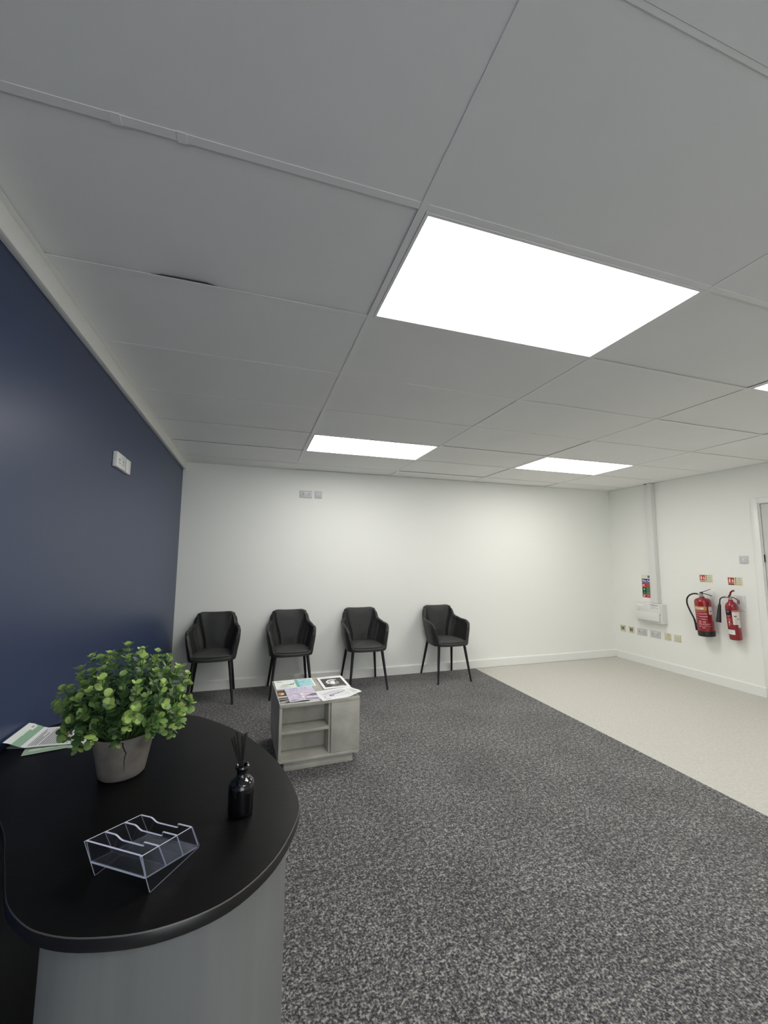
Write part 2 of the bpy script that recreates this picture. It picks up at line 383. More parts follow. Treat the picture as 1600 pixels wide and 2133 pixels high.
def tile(i_, x0, x1, y0, y1, lift, warp=None):
    g = .004
    ya, yb = y0+g, y1-g
    if abs(y1+.55) < .001 and i_ in (1, 2): yb = y1+.0008; lift = -.0021
    def top(u, v):
        x, y = lerp(x0+g, x1-g, u), lerp(ya, yb, v)
        z = CZ+.00188+lift
        if warp: z += warp(x, y)
        return (x, y, z)
    mb = MB().grid(top, 25 if warp else 5, 9 if warp else 4)
    k = len(mb.v); z = CZ+.024
    mb.add([(x0+g, y0+g, z), (x1-g, y0+g, z), (x1-g, y1-g, z), (x0+g, y1-g, z)], [[3, 2, 1, 0]])
    nu, nv = (25, 9) if warp else (5, 4)
    b0 = [i*nv for i in range(nu)]; b1 = [i*nv+nv-1 for i in range(nu)]
    mb.f += [b0+[k+1, k], [*b1[::-1], k+3, k+2], list(range(0, nv))[::-1]+[k, k+3][::1], [(nu-1)*nv+j for j in range(nv)]+[k+2, k+1]]; mb.m += [0]*4
    return struct('ceiling_tile', mb, TILE, ce, 20)
for i in range(len(XS)-1):
    for j in range(len(YS)-1):
        if (i, YS[j]) in LIGHTS: continue
        if YS[j+1]-YS[j] < .1: pass
        lift = rt.choice([.0008, .0015, .002, .003, .004, .0045])
        warp = None
        if i == 0 and YS[j] == 0:
            lift = .0035; warp = lambda x, y: .0095*ss(-.85, -.80, x)*ss(-.60, -.66, x)*ss(.45, .6, y)
        if YS[j] == -.55: lift = .0003
        tile(i, XS[i], XS[i+1], YS[j], YS[j+1], lift, warp)
WHERE = {(1, 0.0): 'large white square led ceiling panel nearest the camera', (3, 0.0): 'led ceiling panel cut off at the right edge of the photo',
         (1, 2.4): 'far led ceiling panel above the chairs, left of the two', (3, 2.4): 'far led ceiling panel near the right corner, right of the two',
         (1, -2.35): 'led ceiling panel behind the camera over the carpet'}
for (i, y), lab in WHERE.items():
    x = XS[i]; y1 = YS[YS.index(y)+1]
    t = thing('ceiling_light', lab, 'ceiling light', (x+.6, (y+y1)/2, CZ), group='led ceiling panels')
    hx, hy, e = .6-BW-.002, (y1-y)/2-BW-.002, .011
    MB().box(-hx, hx, -hy, -hy+e, -.0015, .009).box(-hx, hx, hy-e, hy, -.0015, .009).box(-hx, -hx+e, -hy+e, hy-e, -.0015, .009).box(hx-e, hx, -hy+e, hy-e, -.0015, .009).build('frame', GRIDM, t, 0)
    MB().box(-hx+e, hx-e, -hy+e, hy-e, .0015, .008).build('diffuser', DIFF, t, 0)

# ---------------------------------------------------------------- reception desk
DT = .79
OUT = [(-1.2165, .862), (-1.178, .918), (-1.101, .972), (-.97, 1.003), (-.81, .978), (-.656, .897), (-.576, .821), (-.463, .669), (-.381, .503), (-.334, .371), (-.307, .235),
       (-.302, .139), (-.326, .056), (-.375, -.037), (-.442, -.105), (-.515, -.138), (-.605, -.147), (-.704, -.127), (-.774, -.094), (-.82, -.055), (-.858, -.008),
       (-.883, .038), (-.905, .085), (-.937, .152), (-.964, .212), (-.992, .262), (-1.03, .318), (-1.09, .375), (-1.16, .415), (-1.2165, .435)]
curve = [(p.x, p.y) for p in spline([(x, y, 0) for x, y in OUT], 4, closed=False)]
desk = thing('reception_desk', 'curved black-topped reception desk with a grey front panel against the navy wall', 'desk', (0, 0, 0))
def desk_top():
    poly = curve[::-1]; bm = bmesh.new()
    lo = [bm.verts.new((x, y, DT-.025)) for x, y in poly]; hi = [bm.verts.new((x, y, DT)) for x, y in poly]
    n = len(poly); bm.faces.new(hi); bm.faces.new(lo[::-1])
    for i in range(n): bm.faces.new([lo[i], lo[(i+1) % n], hi[(i+1) % n], hi[i]])
    e = [e for e in bm.edges if len({v.co.z for v in e.verts}) == 1]
    bmesh.ops.bevel(bm, geom=e, offset=.0016, segments=2, profile=.5, affect='EDGES')
    return MB().bm(bm)
desk_top().build('desk_top', DESKTOP, desk)
# edging strip, a hair proud of the board
def offset(poly, d):
    out = []
    for i, (x, y) in enumerate(poly):
        a = poly[max(0, i-1)]; b = poly[min(len(poly)-1, i+1)]
        t = Vector((b[0]-a[0], b[1]-a[1])).normalized(); out.append((x-t.y*d, y+t.x*d))   # left of travel
    return out
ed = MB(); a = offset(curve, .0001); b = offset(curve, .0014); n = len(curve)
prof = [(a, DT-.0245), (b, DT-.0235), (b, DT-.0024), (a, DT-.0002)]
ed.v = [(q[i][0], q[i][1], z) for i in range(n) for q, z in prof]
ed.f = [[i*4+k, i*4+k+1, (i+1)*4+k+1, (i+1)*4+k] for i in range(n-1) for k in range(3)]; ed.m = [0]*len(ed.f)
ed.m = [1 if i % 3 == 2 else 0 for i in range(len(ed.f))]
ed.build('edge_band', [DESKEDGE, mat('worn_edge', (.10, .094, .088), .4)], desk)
pi = offset(curve, -.030); po = offset(curve, -.048)
i0 = 24*0+5*4; i1 = 18*4+3
ring = pi[i0:i1+1]+po[i0:i1+1][::-1]
MB().prism(ring, 0.001, DT-.0255).build('front_panel', DESKPANEL, desk)
MB().box(XL+.004, -.72, .47, .488, .0005, DT-.0255).build('support_panel', DESKEDGE, desk)  # panel coloured black to pass for the shaded navy wall under the desk

# ---------------------------------------------------------------- chairs
def chair_mesh_shell():
    half = {round(k*1.5, 3) for k in range(121)} | {round(180-math.degrees(math.asin((k/46)**1.8)), 3) for k in range(47)} | {round(math.degrees(math.asin((k/20)**1.8)), 3) for k in range(15)}
    half = sorted(half); angs = [half[0]]
    for a in half[1:]:
        if a-angs[-1] > .12: angs.append(a)
    angs = angs+[360-a for a in angs[1:-1]][::-1]; n = len(angs)
    def h(a):       # a: degrees from front centre
        return interp([0, 32, 39, 44, 50, 62, 88, 112, 122, 134, 141, 155, 180], [.446, .450, .464, .555, .625, .668, .690, .706, .722, .796, .828, .838, .834], a)
    def plan(a, z, inset):
        t = math.radians(a); ex = 2/3.6
        s_, c_ = math.sin(t), -math.cos(t)
        px = abs(s_)**ex*(1 if s_ >= 0 else -1); py = abs(c_)**ex*(1 if c_ >= 0 else -1)
        f = (z-.41)/.42
        yb = lerp(.195, .262, max(0, f)); yf = -.245
        cy, ry = (yb+yf)/2, (yb-yf)/2
        q = (py+1)/2                              # 0 front .. 1 back
        wf = lerp(.245, .272, ss(0, .5, f)); wb = lerp(.200, .246, ss(0, .7, f))-.006*ss(.8, 1, f)
        rx = lerp(wf, wb, q)
        fr = .016*(1-px*px)*ss(.3, 1, -py)
        return Vector((px*(rx-inset), cy+py*(ry-inset)-fr, z))
    sec = []
    for i in range(n):
        a = angs[i]; aa = min(a, 360-a); H = h(aa); th = lerp(.030, .042, ss(60, 150, aa))
        col = []
        for k in range(9): z = lerp(.412, H-.012, k/8); col.append(plan(a, z, .006*(1-ss(.0, .12, k/8))))
        for ang in (30, 60, 90, 120, 150):
            r_ = math.radians(ang); col.append(plan(a, H-.012+math.sin(r_)*.012, th/2*(1-math.cos(r_))))
        for k in range(18):
            z = lerp(H-.012, .430, k/17); p = plan(a, z, th)
            # quilting seams on the inside of the back
            if p.y > .02 or aa > 95:
                f = ss(.45, .82, z); sx = lerp(.098, .163, f)
                g = math.exp(-((abs(p.x)-sx)/.0098)**2)*ss(.83, .80, z)*(1 if p.y > .09 else 0)
                ga = math.exp(-((aa-lerp(116, 108, ss(.45, .72, z)))/2.6)**2)*ss(H-.01, H-.05, z)
                bulge = .010*math.cos(PI*min(1, abs(p.x)/sx)/2) if p.y > .09 else 0
                bulge *= ss(.46, .56, z)*ss(H-.012, H-.07, z)
                d = .026*g+.017*ga-bulge
                c0 = plan(a, z, th+.02); dr_ = (p-c0).normalized(); p = p+dr_*d
            col.append(p)
        sec.append(col)
    mb = MB(); m = len(sec[0])
    mb.v = [tuple(p) for c in sec for p in c]
    for i in range(n):
        j = (i+1) % n
        for k in range(m-1): mb.f.append([i*m+k, j*m+k, j*m+k+1, i*m+k+1])
    mb.f.append([i*m for i in range(n)][::-1]); mb.m = [0]*len(mb.f)
    return mb.mesh('shell', LEATHER, 50), plan
SHELL, PLAN = chair_mesh_shell()
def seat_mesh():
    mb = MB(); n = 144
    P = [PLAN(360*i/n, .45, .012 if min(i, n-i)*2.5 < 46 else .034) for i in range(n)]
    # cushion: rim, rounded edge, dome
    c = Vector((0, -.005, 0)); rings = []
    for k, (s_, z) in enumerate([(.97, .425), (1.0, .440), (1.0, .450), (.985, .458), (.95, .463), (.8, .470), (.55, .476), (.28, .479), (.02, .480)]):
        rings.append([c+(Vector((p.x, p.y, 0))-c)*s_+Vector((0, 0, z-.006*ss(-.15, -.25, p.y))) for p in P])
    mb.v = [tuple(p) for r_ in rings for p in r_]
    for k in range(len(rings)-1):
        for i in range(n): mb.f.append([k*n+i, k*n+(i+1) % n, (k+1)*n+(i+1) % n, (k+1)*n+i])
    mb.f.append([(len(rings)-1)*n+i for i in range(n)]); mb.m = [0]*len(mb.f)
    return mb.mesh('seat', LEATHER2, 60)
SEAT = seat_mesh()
def piping_mesh():
    pts = [PLAN(a, .452+.004*abs(a)/50, .010)+Vector((0, 0, .004)) for a in range(-52, 53, 4)]
    return MB().tube(pts, .0035, 6).mesh('piping', LEATHER, 60)
PIPE = piping_mesh()
def leg_mesh(sx, sy):
    a = Vector((sx*.165, -.175 if sy < 0 else .150, .414)); b = Vector((sx*.212, -.245 if sy < 0 else .245, .004))
    return MB().tube([a, lerp(a, b, .5), b], [.0168, .0142, .0108], 14).mesh('leg', BLACKMETAL, 40)
LEGS = [leg_mesh(sx, sy) for sx in (-1, 1) for sy in (-1, 1)]
FRAME = MB().box(-.185, .185, -.19, .165, .404, .4115, .003).mesh('seat_base', BLACKMETAL)
FOOTS = [MB().tube([(s*.212, q, 0.0), (s*.212, q, .006)], .0115, 12).mesh('foot_pad', BLACKRUB) for s in (-1, 1) for q in (-.245, .245)]
def make_chair(label):
    t = thing('tub_chair', label, 'chair', group='black tub chairs along the back wall')
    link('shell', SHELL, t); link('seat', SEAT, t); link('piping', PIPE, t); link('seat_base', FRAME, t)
    for l, f in zip(LEGS, FOOTS):
        lg = link('leg', l, t); link('foot_pad', f, lg)
    return t
def copy_tree(o, parent=None):
    c = o.copy(); COL.objects.link(c)
    if parent: c.parent = parent
    for ch in list(o.children): copy_tree(ch, c)
    return c
CH = [(-.79, 3.660, .01, 'black faux-leather tub chair beside the navy wall, partly behind the plant'),
      (-.013, 3.662, 0, 'black faux-leather tub chair with its right legs hidden behind the grey side table'),
      (.815, 3.660, -.012, 'black faux-leather tub chair just right of the magazine table, third from the navy wall'),
      (1.843, 3.660, .008, 'black faux-leather tub chair standing alone at the edge of the pale vinyl floor')]
c0 = None
for x, y, rz, lab in CH:
    if c0 is None: c = c0 = make_chair(lab)
    else: c = copy_tree(c0); c['label'] = lab
    c.location = (x, y, 0); c.rotation_euler = (0, 0, rz)

# ---------------------------------------------------------------- side table
TW, TD, TH = .566, .572, .440
tb = thing('side_table', 'low concrete-grey side table with two open shelves, a door and magazines on top', 'table', (-.229, 1.945, 0), math.radians(2.6))
T = .0185; ox = .362
def part(name, mb, m=CONC, parent=tb): return mb.build(name, m, parent)
part('table_top', MB().box(0, TW, 0, TD, TH-.022, TH, .0015))
part('side_panel', MB().box(0, T, .0005, TD, .081, TH-.0225, .001))
part('side_panel', MB().box(TW-T, TW, .020, TD, .081, TH-.0225, .001))
part('divider_panel', MB().box(ox-T, ox, .020, TD-T, .081, TH-.0225, .001))
part('bottom_panel', MB().box(0, TW, .0005, TD, .062, .0805, .001))
part('back_panel', MB().box(T, TW-T, TD-T, TD, .081, TH-.0225))
part('shelf', MB().box(T+.0005, ox-T-.0005, .006, .1495, .243, .2615, .001))
part('niche_back', MB().box(T+.0005, ox-T-.0005, .150, .165, .081, TH-.0225))
part('door', MB().box(ox-.004, TW, .0005, .0185, .0815, TH-.0235, .0012))
part('plinth', MB().box(.042, TW-.042, .022, TD-.03, 0.0005, .0615, .001))
tbM = Matrix.Translation(tb.location) @ Matrix.Rotation(math.radians(2.6), 4, 'Z')

def magazine(label, cx, cy, wx, wy, rz, z, th, draw, bend=None, group='magazines on the side table', page=None, name='magazine', cat='magazine', tcover=.0008):
    t = thing(name, label, cat, (cx, cy, z), rz, group)
    bz = bend or (lambda u, v: 0)
    nu, nv = (18, 12) if bend else (2, 2)
    def slab(mb, z0, z1, ins=0):
        top = lambda u, v: (lerp(-wx/2+ins, wx/2-ins, u), lerp(-wy/2+ins, wy/2-ins, v), z1+bz(lerp(-wx/2, wx/2, u), lerp(-wy/2, wy/2, v)))
        bot = lambda u, v: (lerp(-wx/2+ins, wx/2-ins, 1-u), lerp(-wy/2+ins, wy/2-ins, v), z0+bz(lerp(-wx/2, wx/2, 1-u), lerp(-wy/2, wy/2, v)))
        mb.grid(top, nu, nv); k = nu*nv; mb.grid(bot, nu, nv)
        T_ = lambda i, j: i*nv+j; B_ = lambda i, j: k+(nu-1-i)*nv+j
        for i in range(nu-1):
            mb.f.append([B_(i, 0), B_(i+1, 0), T_(i+1, 0), T_(i, 0)]); mb.f.append([T_(i, nv-1), T_(i+1, nv-1), B_(i+1, nv-1), B_(i, nv-1)])
        for j in range(nv-1):
            mb.f.append([T_(0, j), T_(0, j+1), B_(0, j+1), B_(0, j)]); mb.f.append([B_(nu-1, j), B_(nu-1, j+1), T_(nu-1, j+1), T_(nu-1, j)])
        mb.m += [0]*(len(mb.f)-len(mb.m)); return mb
    if th > .0015: slab(MB(), 0, th-tcover, .001).build('pages', page or PAPER, t)
    slab(MB(), th-tcover, th).build('cover', PAPER, t)
    pr = Print(lambda u, v, l: Vector((u, v, th+.00012*l+bz(u, v))), .03)
    draw(pr, wx, wy); pr.build('cover_print', t)
    return t
R_ = random.Random(11)
def text_lines(pr, u0, u1, v0, v1, n, m, along='u', lay=2, fill=.45, rnd=R_):
    for i in range(n):
        a = lerp(v0, v1, (i+.5)/n); hh = abs(v1-v0)/n*fill/2; e = u1-(u1-u0)*rnd.choice([0, .02, .05, .1, .3])
        if along == 'u': pr.rect(u0, a-hh, e, a+hh, m, lay)
        else: pr.rect(a-hh, u0, a+hh, e, m, lay)
def drawA(p, w, h):
    p.rect(-w*.47, -h*.44, w*.02, h*.44, ink(232, 240, 232), 1); p.rect(w*.02, -h*.47, w*.10, h*.46, ink(120, 178, 172), 2); p.rect(w*.10, -h*.44, w*.46, h*.44, ink(165, 214, 218), 1)
    r = random.Random(3)
    for i in range(26): p.disc(r.uniform(w*.12, w*.42), r.uniform(-h*.4, h*.4), r.uniform(.004, .014), r.uniform(.003, .010), ink(*r.choice([(205, 236, 238), (128, 188, 198), (190, 228, 232)])), 2+i % 3*.5)
    p.disc(-w*.20, -h*.10, w*.17, .006, ink(96, 92, 88), 3); p.disc(-w*.08, -h*.03, .018, .008, ink(120, 112, 104), 4); p.poly([(-w*.05, -.002), (w*.0, .03), (w*.01, .024), (-w*.03, -.012)], ink(110, 104, 98), 3)
    p.disc(-w*.28, -h*.26, w*.12, .007, ink(190, 176, 168), 3); text_lines(p, -w*.44, -w*.28, h*.26, h*.40, 2, ink(130, 132, 128), lay=3)
    text_lines(p, -w*.42, -w*.1, -h*.42, -h*.3, 2, ink(190, 196, 190), lay=3)
def drawB(p, w, h):
    p.rect(-w*.40, -h*.40, w*.40, h*.36, ink(62, 61, 60), 1)
    wh, gr = ink(236, 234, 232), ink(150, 148, 146)
    p.poly([(-.035, -.055), (.0, -.075), (.040, -.06), (.045, -.01), (.03, .04), (-.005, .055), (-.035, .03), (-.045, -.01)], gr, 2)
    p.poly([(-.055, .02), (-.03, .062), (.005, .074), (.045, .062), (.03, .052), (-.005, .055), (-.03, .036)], wh, 3)
    p.poly([(-.062, -.01), (-.05, .028), (-.034, .03), (-.04, .0)], wh, 3); p.poly([(-.05, -.04), (-.055, -.012), (-.036, -.002), (-.03, -.03)], wh, 3)
    p.poly([(-.03, -.02), (-.01, .03), (.02, .035), (.01, -.03), (.0, -.06), (-.02, -.05)], wh, 3)
    p.poly([(.012, .0), (.022, .03), (.034, .028), (.024, -.004)], ink(50, 49, 48), 4); p.poly([(.015, -.052), (.045, -.05), (.042, -.042), (.014, -.044)], ink(80, 78, 76), 4)
    p.text('LADY ANDER', -w*.16, -h*.375, .017, wh, 3, width=w*.50, bold=.01)
    text_lines(p, -w*.40, w*.2, h*.405, h*.44, 1, ink(200, 200, 198), lay=2)
def drawC(p, w, h):
    p.rect(-w*.49, -h*.49, w*.49, h*.49, ink(66, 58, 52), 1); p.disc(-w*.36, h*.22, .022, .032, ink(214, 150, 92), 2); p.disc(-w*.33, h*.19, .012, .018, ink(244, 206, 150), 3)
    p.disc(-w*.40, h*.30, .012, .016, ink(150, 92, 78), 3); p.rect(-w*.49, -h*.07, w*.2, h*.03, ink(206, 206, 210), 2); p.rect(-w*.49, -h*.22, w*.2, -h*.15, ink(150, 150, 148), 2)
    p.poly([(-w*.49, -h*.36), (0, -h*.24), (0, -h*.30), (-w*.49, -h*.44)], ink(170, 168, 162), 2); text_lines(p, -w*.47, -w*.25, -h*.47, -h*.40, 2, ink(200, 198, 190), lay=3)
def drawD(p, w, h):
    p.rect(-w*.5, -h*.5, w*.5, h*.5, ink(214, 206, 226), 1); p.rect(-w*.5, h*.12, w*.5, h*.30, ink(202, 198, 222), 2)
    r = random.Random(8)
    for i in range(30): p.disc(r.uniform(-w*.42, w*.42), r.uniform(-h*.38, h*.10), r.uniform(.008, .028), r.uniform(.004, .012), ink(*r.choice([(228, 206, 222), (206, 178, 200), (236, 222, 236), (188, 172, 194), (222, 214, 232)])), 2+(i % 4)*.4)
    p.poly([(-w*.14, -h*.10), (w*.5, -h*.06), (w*.5, -h*.22), (w*.1, -h*.24), (-w*.12, -h*.17)], ink(112, 106, 108), 4)
    p.disc(w*.22, h*.0, .03, .010, ink(204, 158, 176), 4); p.disc(w*.0, h*.05, .010, .006, ink(120, 112, 128), 4); p.disc(-w*.25, h*.02, .04, .004, ink(150, 136, 152), 4)
    p.poly([(-w*.46, -h*.40), (w*.0, -h*.40), (w*.48, -h*.42), (w*.48, -h*.47), (w*.1, -h*.45), (-w*.2, -h*.455), (-w*.42, -h*.43)], ink(58, 54, 62), 4)
    p.text('YIMAYA', -w*.34, h*.315, .036, ink(120, 116, 138), 4, width=w*.62, slant=.1, bold=-.012)
def drawE(p, w, h):
    p.rect(-w*.42, -h*.30, w*.28, h*.40, ink(226, 226, 232), 1)
    p.poly([(-w*.40, h*.10), (-w*.1, h*.34), (w*.24, h*.38), (w*.24, h*.28), (-w*.05, h*.12), (-w*.3, h*.0)], ink(206, 206, 212), 2)
    p.poly([(-w*.24, -h*.06), (-w*.05, h*.08), (w*.10, h*.12), (w*.26, h*.24), (w*.27, h*.18), (w*.12, h*.02), (-w*.02, -h*.04), (-w*.18, -h*.14)], ink(176, 176, 180), 3)
    p.disc(-w*.18, -h*.12, .018, .016, ink(90, 90, 92), 4); p.disc(-w*.17, -h*.115, .010, .009, ink(196, 196, 198), 5); p.disc(w*.08, h*.08, .020, .010, ink(140, 140, 144), 4)
    for i in range(5): p.rect(-w*.40+i*.005, -h*.30+i*.012, -w*.375+i*.004, -h*.27+i*.012, ink(120, 120, 120), 4)
    text_lines(p, -h*.38, h*.38, w*.33, w*.44, 3, ink(150, 150, 152), along='v', lay=2, fill=.3); text_lines(p, -w*.40, -w*.2, -h*.42, -h*.36, 1, ink(90, 90, 92), lay=2)
def drawF(p, w, h): p.rect(-w*.48, -h*.47, w*.48, h*.47, ink(196, 190, 192), 1)
zt = TH+.0006
magazine('teal and white magazine lying sideways at the back left of the side table', -.087, 2.388, .302, .214, math.radians(2), zt, .006, drawA)
magazine('white-bordered black and white portrait magazine at the back right of the side table', .209, 2.342, .210, .297, math.radians(2.5), zt, .0065, drawB)
magazine('dark fire-coloured magazine at the front left of the side table, under the lilac one', -.127, 2.106, .208, .296, math.radians(1), zt, .004, drawC)
magazine('white-edged magazine under the lilac one, only its front edge showing', -.014, 2.094, .095, .290, math.radians(3.5), zt, .0035, drawF)
magazine('lilac magazine lying on the dark one at the front left of the side table', -.064, 2.128, .209, .296, math.radians(3.5), zt+.0046, .004, drawD, bend=lambda u, v: .003*ss(.0, -.148, v)*0+.002*math.cos(u*30))
magazine('white magazine with a curling corner at the front right of the side table', .190, 2.070, .295, .212, math.radians(10), zt, .004, drawE, bend=lambda u, v: .024*ss(.03, .15, u)*ss(.10, -.10, v))

# ---------------------------------------------------------------- leaflets on the desk
def leaflet(label, cx, cy, rz, z, draw, curl, wx=.265, wy=.172):
    return magazine(label, cx, cy, wx, wy, rz, z, .0009, draw, bend=curl, group='leaflets on the desk', name='leaflet', cat='leaflet')
GREEN, GREENL = ink(142, 176, 150), ink(214, 238, 216)
def drawL(p, w, h):
    u0 = -w/2; hd = .052
    p.rect(u0, -h/2, u0+hd, h/2, GREEN, 1)
    p.rect(u0+.008, h*.22, u0+hd-.006, h*.46, ink(236, 236, 232), 2); p.rect(u0+.020, h*.31, u0+.026, h*.42, ink(176, 168, 164), 3)
    p.text('Looking for', u0+.026, -h*.46, .013, GREENL, 2, width=h*.62, bold=.02, flip=lambda a, b: (-b, a))
    p.text('new clients', u0+.044, -h*.46, .009, GREENL, 2, width=h*.34, bold=.02, flip=lambda a, b: (-b, a))
    dk = ink(92, 90, 96); r = random.Random(5)
    v = u0+hd+.013
    while v < w/2-.05:
        e = h*.40 if r.random() < .75 else h*r.uniform(.0, .3)
        p.rect(v, -h*.43, v+.0028, e, dk, 2); v += .0068 if r.random() < .8 else .011
    p.text('Nailin', w/2-.012, -h*.40, .020, ink(60, 58, 64), 2, width=h*.42, slant=.4, flip=lambda a, b: (-b, a))
def drawL2(p, w, h):
    p.rect(-w/2, -h/2, w/2, h/2, ink(172, 198, 170), 1)
    for i in range(5): p.disc(-w*.35+i*w*.17, -h*.30, .020, .010, ink(220, 236, 216), 2)
    p.rect(w*.2, -h*.5, w*.5, -h*.1, ink(232, 234, 232), 2)
leaflet('lowest green leaflet in the desk fan, one corner pointing at the wall', -1.085, .800, math.radians(-16), DT+.0004, drawL2, None, .225, .155)
leaflet('green leaflet poking out towards the front of the fan of leaflets on the desk', -1.050, .775, math.radians(13), DT+.0018, drawL2, None, .215, .160)
leaflet('printed white leaflet with a green header, topmost of the fan on the desk', -1.078, .806, math.radians(0), DT+.0036, drawL, lambda u, v: .0045*ss(.12, -.05, u)+.024*ss(-.065, -.135, u))

# ---------------------------------------------------------------- potted plant
PX, PY = -.796, .464
pot = thing('potted_plant', 'leafy artificial eucalyptus plant in a cracked stone pot on the desk', 'plant', (PX, PY, DT+.0005))
PP = [(.050, .0), (.057, .001), (.0615, .006), (.0645, .02), (.072, .06), (.0795, .10), (.0825, .118), (.082, .122), (.0785, .122), (.0755, .112), (.0745, .10)]
MB().lathe(PP, 64, cap1=False).build('pot', POTM, pot)
MB().lathe([(.0742, .100), (.05, .104), (.01, .106)], 32, cap0=True).build('soil', SOIL, pot)
def pr_r(z):
    for (r0, z0), (r1, z1) in zip(PP[:7], PP[1:7]):
        if z0 <= z <= z1: return lerp(r0, r1, (z-z0)/(z1-z0))
    return .087
def crack():
    th0 = math.atan2(CAMPOS.y-PY, CAMPOS.x-PX)+.04
    pts = [(.118, -.075, .0042), (.110, -.055, .0026), (.103, -.045, .0030), (.098, -.01, .0022), (.092, .005, .0028), (.087, .055, .0024), (.081, .06, .0022), (.076, .03, .0020), (.068, .03, .0018), (.060, .012, .0016), (.052, .035, .0014), (.044, .030, .0012), (.036, .045, .0008), (.026, .05, .0003)]
    mb = MB()
    for z, a, hw in pts:
        r = pr_r(z)+.0006; 
        for s in (-1, 1): mb.v.append((r*math.cos(th0+a+s*hw/r*.62), r*math.sin(th0+a+s*hw/r*.5), z))
    mb.f = [[2*i, 2*i+1, 2*i+3, 2*i+2] for i in range(len(pts)-1)]; mb.m = [0]*len(mb.f)
    mb.build('crack', mat('crack_black', (.006, .005, .004), .95), pot, 0)
crack()
def leaf_mesh(name, m, w=.0105, L_=.022, cup=.25):
    mb = MB(); n = 7
    # petiole end at origin, blade along +x, cupped upward
    pts = [(0, 0)]
    up = [(.10, .35), (.28, .78), (.50, 1.0), (.72, .90), (.90, .55), (1.0, .0)]
    side = [(t*L_, y*w) for t, y in up]
    mid = [(0, 0)]+[(t*L_, 0) for t, _ in up]
    def z(x, y): return cup*(abs(y)/w)**2*w*.6+.0035*math.sin(x/L_*PI)*-.6+.12*x
    V = [(x, 0, z(x, 0)) for x, _ in mid]; k = len(V)
    A = [(x, y, z(x, y)) for x, y in side[:-1]]; B = [(x, -y, z(x, y)) for x, y in side[:-1]]
    mb.v = V+A+B; na = len(A)
    F = [[0, 1, k]]+[[i, i+1, k+i, k+i-1] for i in range(1, na)]+[[na, na+1, k+na-1]]
    F += [[0, k+na, 1]]+[[i+1, i, k+na+i-1, k+na+i] for i in range(1, na)]+[[na+1, na, k+na+na-1]]
    mb.f = F; mb.m = [0]*len(F)
    return mb.mesh(name, m, 60)
LM = [leaf_mesh('leaf', m, w, l) for m in LEAF for w, l in ((.0118, .0245), (.0095, .0195))]
rp = random.Random(21)
C0 = Vector((0, 0, .205)); leaves = []
toCam = (CAMPOS-Vector((PX, PY, DT+.2))).normalized()
NST = 96
for si in range(NST):
    ga = si*2.39996+rp.uniform(-.25, .25)
    t = (si+.5)/NST; el = math.asin(lerp(-.62, .99, t**.9))
    d = Vector((math.cos(ga)*math.cos(el), math.sin(ga)*math.cos(el), math.sin(el)))
    rad = rp.uniform(.78, 1.08)
    side = cr.xy.to_3d(); 
    tip = C0+Vector((d.x*.175, d.y*.160, d.z*.165))*rad
    tip.z = max(tip.z, .018+rp.uniform(0, .03))
    if tip.z < .125:
        q = Vector((tip.x, tip.y, 0)); 
        if q.length < .125: q = q.normalized()*.125; tip.x, tip.y = q.x, q.y
    # keep clear of the wall
    tip.x = max(tip.x, XL-PX+.06)
    st = Vector((d.x*.045, d.y*.045, .10)); mid = st.lerp(tip, .5)+Vector((d.x*.02, d.y*.02, .05 if el < .3 else .0))
    if el < -.1: mid += Vector((d.x*.05, d.y*.05, .05))
    pts = [(1-u)**2*st+2*u*(1-u)*mid+u*u*tip for u in [i/7 for i in range(8)]]
    MB().tube(pts, [.0014]*4+[.0011]*4, 5).build('stem', STEMM, pot)
    dens = 10
    for k in range(dens):
        u = lerp(.42, 1.0, k/(dens-1)); p = (1-u)**2*st+2*u*(1-u)*mid+u*u*tip
        T_ = (2*(1-u)*(mid-st)+2*u*(tip-mid)).normalized()
        if u > .97: ring = 4
        elif u > .88: ring = 3
        else: ring = 2
        ph = k*1.6+rp.uniform(-.3, .3)
        a = Vector((0, 0, 1)) if abs(T_.z) < .9 else Vector((1, 0, 0)); n1 = T_.cross(a).normalized(); n2 = T_.cross(n1)
        for q in range(ring):
            th = ph+2*PI*q/ring+rp.uniform(-.3, .3)
            out = (n1*math.cos(th)+n2*math.sin(th)); op = rp.uniform(.25, .75) if u < .9 else rp.uniform(.35, .8)
            X_ = (out+T_*op).normalized(); Z_ = (T_-X_*T_.dot(X_)); Z_ = (Z_.normalized()+Vector((rp.uniform(-.25, .25), rp.uniform(-.25, .25), rp.uniform(-.25, .25)))); Z_ = (Z_-X_*Z_.dot(X_)).normalized()
            Y_ = Z_.cross(X_)
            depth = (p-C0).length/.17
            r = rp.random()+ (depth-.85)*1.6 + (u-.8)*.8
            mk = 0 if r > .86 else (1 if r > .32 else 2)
            s = rp.uniform(.72, 1.12)*(1 if u < .93 else .85)
            M = Matrix(((X_.x, Y_.x, Z_.x, p.x), (X_.y, Y_.y, Z_.y, p.y), (X_.z, Y_.z, Z_.z, p.z), (0, 0, 0, 1)))
            M = M @ Matrix.Scale(s, 4)
            cen = p+X_*.012
            if PX+cen.x < XL+.012 or cen.z < .012: continue
            rr = math.hypot(cen.x, cen.y)
            if cen.z < .124 and rr < pr_r(max(0, min(.118, cen.z)))+.012 and rr > .05: continue
            score = (cen-C0).dot(toCam)+.05*cen.z
            leaves.append((score, M, mk*2+rp.randint(0, 1)))
leaves.sort(key=lambda t: -t[0])
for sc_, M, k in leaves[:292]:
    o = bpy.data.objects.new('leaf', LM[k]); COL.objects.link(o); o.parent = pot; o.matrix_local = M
fol = MB()
